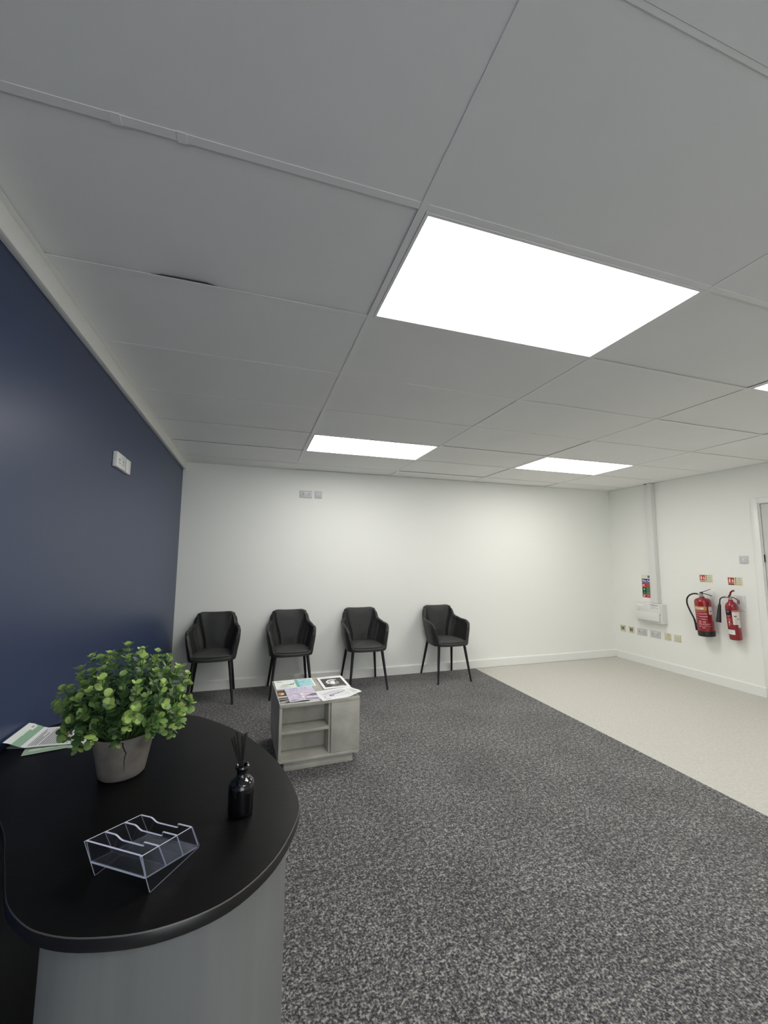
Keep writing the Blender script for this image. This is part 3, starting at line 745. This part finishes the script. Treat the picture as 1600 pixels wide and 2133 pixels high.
for sc_, M, k in leaves[292:]:
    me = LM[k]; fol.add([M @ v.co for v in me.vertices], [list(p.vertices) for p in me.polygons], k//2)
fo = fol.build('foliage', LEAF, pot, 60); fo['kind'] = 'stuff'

# ---------------------------------------------------------------- reed diffuser
rd = thing('reed_diffuser', 'black glass reed diffuser bottle with black reeds near the desk edge', 'diffuser', (-.448, .158, DT+.0004))
prof = [(.024, 0), (.0295, .0015), (.0315, .005), (.0320, .012), (.0320, .064), (.0312, .071), (.028, .078), (.0215, .084), (.0155, .0875), (.0135, .091), (.0133, .104), (.0140, .1055), (.0178, .108), (.0182, .111), (.0168, .1145), (.0135, .1155), (.0105, .114), (.0100, .106), (.0100, .094), (.0150, .084), (.026, .070)]
MB().lathe(prof, 48, cap1=True).build('bottle', BOTTLE, rd)
rr = random.Random(2)
for dx, dy, top in ((-.030, .010, .180), (-.024, .016, .182), (-.018, .010, .194), (-.004, .010, .183), (.004, .004, .190), (.0065, .012, .189)):
    b0 = Vector((-dx*.17, -dy*.2, .080)); tp = Vector((dx, dy, top))
    MB().tube([b0, tp], .0025, 8).build('reed', STICK, rd)

# ---------------------------------------------------------------- clear card holder
hF = Vector((-.609, -.058, DT+.0004)); hp = Vector((.567, .824, 0)).normalized(); hq = Vector((.824, -.567, 0)).normalized()
holder = thing('card_holder', 'clear acrylic three-compartment card holder on the black desk top', 'card holder', tuple(hF), math.atan2(hp.y, hp.x))
# local x = along hp, local y = -hq (towards the back), z up
W_ = .1455; t_ = .0029
def outward(mb):
    bm = bmesh.new(); vv = [bm.verts.new(v) for v in mb.v]
    for f in mb.f: bm.faces.new([vv[i] for i in f])
    bmesh.ops.recalc_face_normals(bm, faces=bm.faces[:]); out = MB().bm(bm); out.m = mb.m[:]
    return out
def side_wall(y0):
    poly = [(-.029, .082), (.108, .0565), (.1335, .0035), (.131, 0.0), (0.118, 0.0), (.001, 0.0), (0, 0.0)]
    M = Matrix(((1, 0, 0, 0), (0, 0, 1, 0), (0, 1, 0, 0), (0, 0, 0, 1)))
    mb = MB(); mb.prism(poly, y0, y0+t_, 0, M, 1); return outward(mb)
side_wall(0).build('end_wall', [ACRYL, ACRYL_E], holder, 0)
side_wall(W_-t_).build('end_wall', [ACRYL, ACRYL_E], holder, 0)
def leaning(bx, bz, tx, tz, scoop):
    # plate spanning the width between two (x, z) lines; plate coordinates: s along width, r up the slope
    a = Vector((bx, 0, bz)); up = Vector((tx-bx, 0, tz-bz)); H = up.length; up.normalize(); n = Vector((up.z, 0, -up.x))
    s0, s1 = t_+.0002, W_-t_-.0002; w_ = s1-s0
    if scoop:
        prof = [(s0, 0), (s1, 0), (s1, H), (s1-w_*.20, H), (s1-w_*.235, H-.003), (s1-w_*.27, H-.010), (s1-w_*.31, H-.013), (s0+w_*.31, H-.013), (s0+w_*.275, H-.011), (s0+w_*.26, H-.001), (s0+w_*.245, H), (s0, H)]
    else: prof = [(s0, 0), (s1, 0), (s1, H), (s0, H)]
    M = Matrix(((0, up.x, n.x, a.x), (1, 0, 0, 0), (0, up.z, n.z, a.z), (0, 0, 0, 1)))
    mb = MB(); mb.prism(prof, 0, t_, 0, M, 1)
    return outward(mb)
leaning(-.0135, .036, -.0265, .0815, False).build('back_wall', [ACRYL, ACRYL_E], holder, 0)
leaning(.0365, .0235, .014, .0740, True).build('divider', [ACRYL, ACRYL_E], holder, 0)
leaning(.0840, .0125, .062, .0650, True).build('divider', [ACRYL, ACRYL_E], holder, 0)
leaning(.1290, .0040, .1055, .0560, True).build('front_wall', [ACRYL, ACRYL_E], holder, 0)
def tray():
    a = Vector((-.0130, 0, .0325)); b = Vector((.1280, 0, .0010)); d = (b-a); L_ = d.length; d.normalize(); n = Vector((-d.z, 0, d.x))
    M = Matrix(((d.x, 0, n.x, a.x), (0, 1, 0, 0), (d.z, 0, n.z, a.z), (0, 0, 0, 1)))
    return outward(MB().prism([(0, t_+.0002), (L_, t_+.0002), (L_, W_-t_-.0002), (0, W_-t_-.0002)], 0, t_, 0, M, 1))
tray().build('tray', [ACRYL, ACRYL_E], holder, 0)

# ---------------------------------------------------------------- sockets and switches
def plate(t, w_, h_, d_, m): MB().box(-w_/2, w_/2, -d_, 0, -h_/2, h_/2, .0025).build('faceplate', m, t)
def socket(kind, label, pos, face, m=PLASTIC_GREY, w_=None, h_=.086, d_=.010, group=None):
    """face: rotation about z; local -y looks into the room"""
    w_ = w_ or (.146 if kind == 'double' else .086)
    name, cat = {'double': ('double_socket', 'socket'), 'aerial': ('aerial_socket', 'socket'), 'data': ('data_socket', 'socket'), 'spur': ('fused_spur', 'socket'), 'phone': ('telephone_socket', 'socket'), 'switch': ('light_switch', 'switch'), 'blank': ('blanking_plate', 'wall plate')}[kind]
    t = thing(name, label, cat, pos, face, group); plate(t, w_, h_, d_, m)
    f = -d_-.0006
    if kind == 'double':
        for s in (-1, 1):
            MB().box(s*.036-.004, s*.036+.004, f, f+.0008, -.002, .010).build('pin_hole', DARKHOLE, t, 0)
            for q in (-.011, .011): MB().box(s*.036+q-.0035, s*.036+q+.0035, f, f+.0008, -.018, -.013).build('pin_hole', DARKHOLE, t, 0)
            MB().box(s*.014-.007, s*.014+.007, -d_-.003, -d_+.0005, .008, .028, .0015).build('rocker', PLASTIC, t)
        for s in (-1, 1): MB().tube([(s*.060, -d_-.0008, 0), (s*.060, -d_+.001, 0)], .003, 10).build('screw', CHROME, t)
    elif kind == 'data':
        for s in (-1, 1):
            MB().box(s*.013-.010, s*.013+.010, f-.001, f+.001, -.024, .026, .0006).build('jack_module', mat('olive_module', (.20, .17, .10), .5), t)
            MB().box(s*.013-.006, s*.013+.006, f-.0016, f-.0008, -.008, .012).build('jack_hole', DARKHOLE, t, 0)
            MB().box(s*.034-.006, s*.034+.006, f-.0006, f+.001, .024, .036).build('label_clip', MIDGREY, t, 0)
    elif kind == 'spur':
        MB().box(.004, .024, f-.003, f+.002, -.016, .016, .001).build('fuse_carrier', mat('yellowed_plastic', (.60, .50, .28), .4), t)
        MB().box(.000, .030, f-.0006, f+.001, .024, .032).build('indicator', mat('tan_print', (.35, .27, .16), .5), t, 0)
        MB().tube([(.028, f-.0006, -.034), (.028, f+.002, -.034)], .0035, 8).build('cord_hole', DARKHOLE, t)
    elif kind == 'phone':
        MB().box(-.012, .012, f-.001, f+.002, -.006, .014, .001).build('shutter', PLASTIC_GREY, t)
        MB().box(-.030, .026, f-.0004, f+.001, -.001, .002).build('plate_seam', MIDGREY, t, 0)
    elif kind == 'aerial':
        MB().tube([(0, f-.003, .012), (0, f+.002, .012)], [.0065, .0075], 14).build('coax_port', PLASTIC, t)
        MB().box(-.020, .020, f-.0002, f+.001, -.020, -.017).build('plate_print', MIDGREY, t, 0)
    elif kind == 'switch':
        MB().box(-.006, .006, f-.003, f+.001, -.010, .012, .001).build('rocker', PLASTIC, t)
        for s in (-1, 1): MB().tube([(s*.030, f-.0004, 0), (s*.030, f+.001, 0)], .0035, 10).build('screw', MIDGREY, t)
    return t
WB, WR, WL = 0, -PI/2, PI/2        # back wall faces -y, right wall faces -x, left wall faces +x
socket('double', 'double wall socket high on the white back wall', (.142, YB-.0004, 2.190), WB)
socket('aerial', 'single aerial socket beside the double socket high on the back wall', (.293, YB-.0004, 2.192), WB)
socket('double', 'double wall socket high on the navy wall', (XL+.0004, 1.684, 1.988), WL, PLASTIC, w_=.168, h_=.086, d_=.022)
socket('blank', 'small single plate beside the double socket high on the navy wall', (XL+.0004, 1.835, 1.987), WL, PLASTIC, w_=.088, h_=.086, d_=.020)
xr = XR-.0004
socket('data', 'cream data socket nearest the corner in the low row on the right wall', (xr, 3.790, .433), WR, CREAM, w_=.080)
socket('data', 'cream data socket second from the corner in the low row on the right wall', (xr, 3.648, .432), WR, CREAM, w_=.080)
socket('double', 'white double socket under the left end of the fuse box', (xr, 3.480, .431), WR)
socket('double', 'white double socket under the right end of the fuse box', (xr, 3.278, .433), WR)
socket('spur', 'yellowed fused spur plate right of the double sockets in the low row', (xr, 3.105, .433), WR, CREAM)
socket('phone', 'cream telephone socket, rightmost of the low row on the right wall', (xr, 2.974, .433), WR, CREAM)
socket('switch', 'square grey light switch on the right wall beside the door', (xr, 2.149, 1.444), WR)

# ---------------------------------------------------------------- fuse box, trunking, signs
cuo = thing('fuse_box', 'white plastic fuse box under the cable trunking on the right wall', 'fuse box', (XR-.0004, 3.283, .59), WR)
# local x along wall (towards -y world = right in the picture), local -y into room
BW2, BH, BD = .372, .260, .092
MB().box(-BW2/2, BW2/2, -BD, 0, 0, BH, .006, seg=3).build('casing', PLASTIC, cuo)
MB().box(-BW2/2+.010, BW2/2-.012, -BD-.012, -BD+.001, .135, BH-.006, .004).build('fascia', PLASTIC, cuo)
MB().box(-BW2/2+.004, BW2/2-.024, -BD-.030, -BD-.0005, .030, .134, .004, seg=2).build('cover_flap', PLASTIC, cuo)
MB().box(-BW2/2+.002, BW2/2-.016, -BD-.026, -BD-.0105, .128, .148, .004).build('flap_hinge', PLASTIC, cuo)
MB().box(-BW2/2+.02, -BW2/2+.115, -BD-.0128, -BD-.0118, .214, .238).build('sticker', PAPER, cuo, 0)
pr = Print(lambda u, v, l: Vector((u, -BD-.0121-.0002*l, v)))
for k, (u0, u1, v) in enumerate([(.06, .10, .246), (.03, .145, .234), (.03, .12, .216), (.04, .10, .205), (.03, .09, .190), (.10, .15, .196)]): pr.rect(u0, v, u1, v+(.008 if k == 1 else .004), ink(132, 132, 130) if k == 1 else ink(165, 165, 162), 1)
pr.build('printed_labels', cuo)
for x in (-.140, .140): MB().tube([(x, -BD-.0135, .155), (x, -BD-.011, .155)], .006, 12).build('screw', CHROME, cuo)
trk = thing('cable_trunking', 'white square cable trunking running from the ceiling to the fuse box', 'trunking', (XR-.0022, 3.214, .853))
MB().box(-.068, 0, -.050, .050, 0, CZ-.853-.002, .002).build('trunking_base', PLASTIC, trk)
MB().box(-.0705, -.0685, -.047, .047, 0.001, CZ-.853-.030, .0006).build('trunking_lid', PLASTIC, trk)
MB().box(-.060, -.006, -.051, -.049, CZ-.853-.012, CZ-.853-.003).build('end_gap', PLASTIC, trk)
MB().box(-.0695, -.030, .012, .048, CZ-.853-.012, CZ-.853-.0025).build('cable_slot', DARKHOLE, trk)
sg = thing('fire_action_notice', 'blue red and green fire action notice half behind the cable trunking', 'sign', (XR-.0003, 3.344, .86), WR)
SW, SH = .204, .366
MB().box(-.1, .1, -.0014, 0, 0, SH).build('board', PAPER, sg, 0)
pr = Print(lambda u, v, l: Vector((u, -.0014-.00012*l, v)))
wht, RD, GN = ink(240, 240, 240), ink(172, 34, 44), ink(36, 96, 58)
pr.rect(-.099, .311, .099, SH-.002, ink(226, 220, 202), 1); pr.disc(.012, .338, .017, .017, ink(44, 60, 112), 2); pr.rect(.006, .333, .018, .343, ink(150, 156, 180), 3)
pr.rect(-.096, .256, .099, .309, ink(36, 62, 130), 1); pr.text('Fire Action', -.086, .268, .028, wht, 2, width=.172, bold=.03)
pr.rect(-.096, .196, .099, .253, RD, 1); pr.rect(-.096, .126, .099, .194, GN, 1); pr.rect(-.096, .098, .099, .124, GN, 1); pr.rect(-.096, .052, .099, .096, RD, 1); pr.rect(-.096, .052, -.046, .096, ink(160, 70, 60), 2)
pr.rect(-.096, .098, -.036, .194, ink(24, 74, 44), 2)
pr.disc(-.078, .220, .011, .011, wht, 2); pr.poly([(-.064, .208), (-.058, .240), (-.052, .240), (-.054, .206)], ink(232, 176, 168), 2); pr.disc(-.066, .163, .013, .014, ink(150, 196, 150), 3); pr.disc(-.066, .118, .010, .008, ink(120, 170, 124), 3)
pr.poly([(-.086, .062), (-.056, .090), (-.050, .084), (-.080, .056)], ink(238, 214, 200), 3); pr.disc(-.070, .074, .010, .010, ink(230, 190, 176), 4)
for v, c, n in ((.236, (236, 150, 150), 2), (.178, (150, 196, 158), 3), (.116, (150, 196, 158), 1), (.086, (240, 190, 190), 2)):
    for i in range(n): pr.rect(-.030, v-.004-i*.016, .085-.02*(i % 2), v-i*.016, ink(*c), 2)
pr.build('printed_face', sg)

def id_sign(label, y, z, lower):
    t = thing('fire_point_sign', label, 'sign', (XR-.0003, y, z), WR, 'extinguisher signs')
    w_, h_ = .152, .096
    MB().box(-w_/2, w_/2, -.0016, 0, -h_/2, h_/2).build('board', mat('glow_cream', (.70, .67, .50), .5), t, 0)
    p = Print(lambda u, v, l: Vector((u, -.0016-.00012*l, v)))
    rd_, bl = ink(166, 48, 42), ink(70, 30, 28)
    p.rect(-.071, -.022, -.008, .040, rd_, 1)
    p.poly([(-.062, -.014), (-.046, -.014), (-.045, .018), (-.049, .028), (-.057, .028), (-.062, .018)], ink(244, 214, 200), 2); p.rect(-.056, .028, -.050, .034, ink(244, 214, 200), 2)
    p.poly([(-.030, -.014), (-.014, -.014), (-.012, .004), (-.018, .014), (-.020, .028), (-.026, .018), (-.032, .024), (-.034, .0)], ink(236, 178, 160), 2)
    p.rect(-.069, -.041, -.008, -.026, ink(92, 40, 36) if lower else ink(176, 150, 118), 1)
    for i, c in enumerate(((40, 78, 50), (44, 84, 56), (104, 84, 60), (112, 76, 56))): p.rect(.002, .028-i*.021, .014, .040-i*.021, ink(*c), 1)
    for i, c in enumerate(((170, 190, 160), (176, 186, 150), (196, 176, 130), (190, 160, 120))):
        p.rect(.024, .032-i*.021, .066, .038-i*.021, ink(*c), 1); p.rect(.024, .025-i*.021, .056, .028-i*.021, ink(*c), 1)
    p.build('printed_face', t)
id_sign('small cream and red fire sign above the foam extinguisher', 2.572, 1.214, False)
id_sign('small cream and red fire sign above the gas extinguisher with the horn', 2.258, 1.198, True)

# ---------------------------------------------------------------- fire extinguishers
VIEW = math.radians(214.8)        # direction each faces
def cyl(r): return lambda s, z, l: Vector(((r+.0004+.00025*l)*math.cos(VIEW+s/r), (r+.0004+.00025*l)*math.sin(VIEW+s/r), z))
LFT = Vector((-.42, .90, 0)).normalized()
def on(a, z, v=LFT): return Vector((v.x*a, v.y*a, z))
fe = thing('foam_extinguisher', 'red foam fire extinguisher with a gold band and black base on the right wall', 'fire extinguisher', (4.7135, 2.552, .548), 0, None, (0, math.radians(-4.6), 0))
r = .0815
MB().lathe([(.070, 0), (.082, .002), (.0845, .008), (.0845, .060), (.0825, .064)], 40).build('base_skirt', BLACKRUB, fe)
MB().lathe([(r, .062), (r, .395), (.079, .412), (.070, .427), (.052, .438), (.030, .444), (.026, .446), (.026, .456), (.022, .456)], 40).build('cylinder', RED, fe)
MB().lathe([(.022, .455), (.022, .466), (.016, .470), (.016, .492), (.010, .500), (.010, .512)], 20).tube([on(.0, .482), on(.034, .484)], .010, 10).build('valve', CHROME, fe)
HR = -LFT
def bar(mb, pts, w_, h_):
    for a, b in zip(pts[:-1], pts[1:]):
        d = (b-a).normalized(); s_ = Vector((-LFT.y, LFT.x, 0)); n_ = d.cross(s_).normalized()
        vs = [p+s_*sx*w_/2+n_*sz*h_/2 for p in (a-d*.001, b+d*.001) for sx in (-1, 1) for sz in (-1, 1)]
        mb.add(vs, [[0, 1, 3, 2], [4, 6, 7, 5], [0, 4, 5, 1], [2, 3, 7, 6], [0, 2, 6, 4], [1, 5, 7, 3]])
    return mb
bar(MB(), [on(.012, .500), on(-.010, .512), on(-.040, .524), on(-.092, .546)], .022, .006).build('squeeze_lever', BLACKMETAL, fe, 0)
bar(MB(), [on(.012, .492), on(-.025, .492), on(-.060, .484), on(-.098, .466)], .022, .006).build('carry_handle', BLACKMETAL, fe, 0)
MB().box(-.011, .011, -.014, .014, .490, .512, .003).build('valve_head', BLACKMETAL, fe)
hose = spline([on(.030, .486), on(.070, .490), on(.112, .474), on(.142, .440), on(.153, .400), on(.151, .352), on(.130, .272), on(.105, .197), on(.097, .150), on(.094, .100), on(.092, .056)], 5, closed=False)
MB().tube(hose, [.0088]*(len(hose)-14)+[.0105]*14, 10).build('hose', BLACKRUB, fe)
MB().tube([on(.084, .135), on(.101, .135)], .009, 8).build('hose_clip', BLACKRUB, fe)
bx = MB().box(-.030, 0, -.055, .055, -.16, .13, .004)
p = Print(cyl(r), .012); A = lambda d: math.radians(d)*r
gold = ink(178, 138, 66); pk = ink(206, 140, 148); pw = ink(232, 214, 210)
p.rect(A(-88), .306, A(22), .352, gold, 1); p.text('FOAM', A(-62), .314, .030, pw, 2, width=A(62), bold=.03)
rz_ = random.Random(9)
for i, (a, b, z) in enumerate([(-62, 12, .290), (-58, -44, .264), (-38, 22, .268), (-38, 18, .260), (-58, -46, .236), (-36, 22, .236), (-34, 20, .229), (-58, -48, .208), (-34, 2, .206), (-20, 14, .200)]): p.rect(A(a), z, A(b), z+.006, pk, 1)
for a in (-42, -14): p.rect(A(a), .160, A(a+18), .186, pk, 1); p.rect(A(a+5), .166, A(a+11), .180, RED, 2)
for i, (a, b, z) in enumerate([(-50, 40, .148), (-48, 30, .139), (-46, -20, .122), (-16, 12, .124), (-44, -30, .112), (-24, 0, .108), (16, 40, .118), (-22, -4, .098)]): p.rect(A(a), z, A(b), z+.005, pk, 1)
p.rect(A(33), .352, A(80), .360, ink(150, 90, 96), 1); p.rect(A(35), .256, A(76), .346, ink(216, 206, 204), 1); p.rect(A(44), .286, A(60), .300, ink(110, 104, 106), 2); p.rect(A(66), .180, A(80), .262, ink(216, 206, 204), 1)
p.rect(A(-2), .030, A(2), .040, ink(120, 118, 112), 12)
p.build('printed_label', fe)['kind'] = 'stuff'

ge = thing('gas_extinguisher', 'slim red gas fire extinguisher with a black horn on the right wall', 'fire extinguisher', (4.738, 2.257, .558), 0, None, (0, math.radians(-5), 0))
r = .0575
MB().lathe([(.045, 0), (.054, .002), (r, .010), (r, .355), (.0555, .372), (.049, .390), (.038, .406), (.027, .416), (.0225, .424), (.0215, .440), (.019, .440)], 40).build('cylinder', RED, ge)
MB().lathe([(.017, .439), (.017, .452), (.014, .456), (.014, .474), (.009, .480), (.009, .486)], 20).tube([on(0, .462), on(.040, .466)], .009, 10).build('valve', CHROME, ge)
bar(MB(), [on(.012, .474), on(-.004, .496), on(-.010, .520), on(-.026, .538), on(-.044, .541)], .026, .016).build('squeeze_lever', REDD, ge, 0)
bar(MB(), [on(.02, .464), on(-.024, .466), on(-.046, .452), on(-.066, .444)], .020, .008).build('carry_handle', REDD, ge, 0)
MB().tube([on(.024, .480), on(.060, .478)], .0018, 6).tube([on(-.030, .486), on(-.050, .486), on(-.062, .470), on(-.058, .450)], .0016, 6).build('safety_pin', CHROME, ge)
MB().box(-.004, .004, -.012, .012, -.03, .012, .001).build('tag', mat('grey_tag', (.16, .12, .13), .5), ge, loc=tuple(on(-.066, .425)))
h2 = spline([on(.034, .466), on(.065, .464), on(.088, .448), on(.097, .420), on(.0995, .395)], 5, closed=False)
MB().tube(h2, .0062, 10).build('hose', BLACKRUB, ge)
# horn hangs plumb although the cylinder leans
hM = Matrix.Translation(on(.1005, .400)) @ Matrix.Rotation(math.radians(5), 4, 'Y') @ Matrix.Rotation(math.atan2(LFT.y, LFT.x), 4, 'Z') @ Matrix.Rotation(math.radians(-6), 4, 'Y')
MB().lathe([(.007, .002), (.0085, -.012), (.0135, -.026), (.0145, -.030), (.0245, -.212), (.0265, -.218), (.0235, -.2185), (.0150, -.150)][::-1], 24, M=hM, cap0=True).build('horn', BLACKRUB, ge)
p = Print(cyl(r), .010); A = lambda d: math.radians(d)*r
lw, lr = ink(222, 214, 208), ink(214, 128, 116)
p.rect(A(-85), .278, A(-10), .330, ink(26, 24, 30), 1); p.rect(A(-60), .312, A(-30), .318, ink(190, 188, 196), 2); p.rect(A(-55), .300, A(-42), .304, ink(110, 108, 120), 2)
for i, (a, b, z) in enumerate([(-62, -30, .262), (-60, -38, .248), (-62, -26, .230), (-60, -22, .218), (-58, -20, .178), (-58, -34, .166), (-56, -40, .154)]): p.rect(A(a), z, A(b), z+.006, lr, 1)
p.disc(A(-42), .198, .009, .010, ink(236, 196, 186), 2)
p.rect(A(-9), .318, A(78), .328, lr, 1); p.rect(A(-8), .172, A(80), .312, lw, 1); p.rect(A(36), .138, A(80), .176, lw, 1)
p.rect(A(6), .258, A(32), .270, ink(110, 84, 84), 2); p.rect(A(14), .238, A(60), .242, ink(150, 146, 148), 2); p.rect(A(34), .226, A(66), .231, ink(96, 94, 98), 2)
for k in range(5): p.rect(A(8), .196+k*.007, A(40-6*(k % 2)), .198+k*.007, ink(176, 170, 170), 2); p.rect(A(44), .150+k*.012, A(70), .152+k*.012, ink(176, 170, 170), 2)
p.disc(A(16), .186, .004, .004, ink(100, 90, 92), 2); p.disc(A(48), .148, .004, .004, ink(90, 84, 88), 2)
p.rect(A(-86), .062, A(-2), .114, ink(226, 226, 226), 1); p.rect(A(-70), .096, A(-24), .099, ink(160, 158, 160), 2); p.disc(A(-34), .084, .005, .004, ink(110, 120, 124), 2)
p.build('printed_label', ge)['kind'] = 'stuff'
for nm, y, z, who in (('foam', 2.545, .985, 'white wall bracket behind the foam extinguisher'), ('gas', 2.222, .958, 'white wall bracket behind the gas extinguisher')):
    t = thing('wall_bracket', who, 'bracket', (XR-.0004, y, z), 0, 'extinguisher brackets')
    MB().box(-.012, 0, -.055, .055, -.085, .085, .003).build('back_plate', PLASTIC, t)
    MB().tube([(-.008, 0, -.03), (-.036, 0, -.034), (-.046, 0, -.024)], .005, 8).build('hook', PLASTIC_GREY, t)
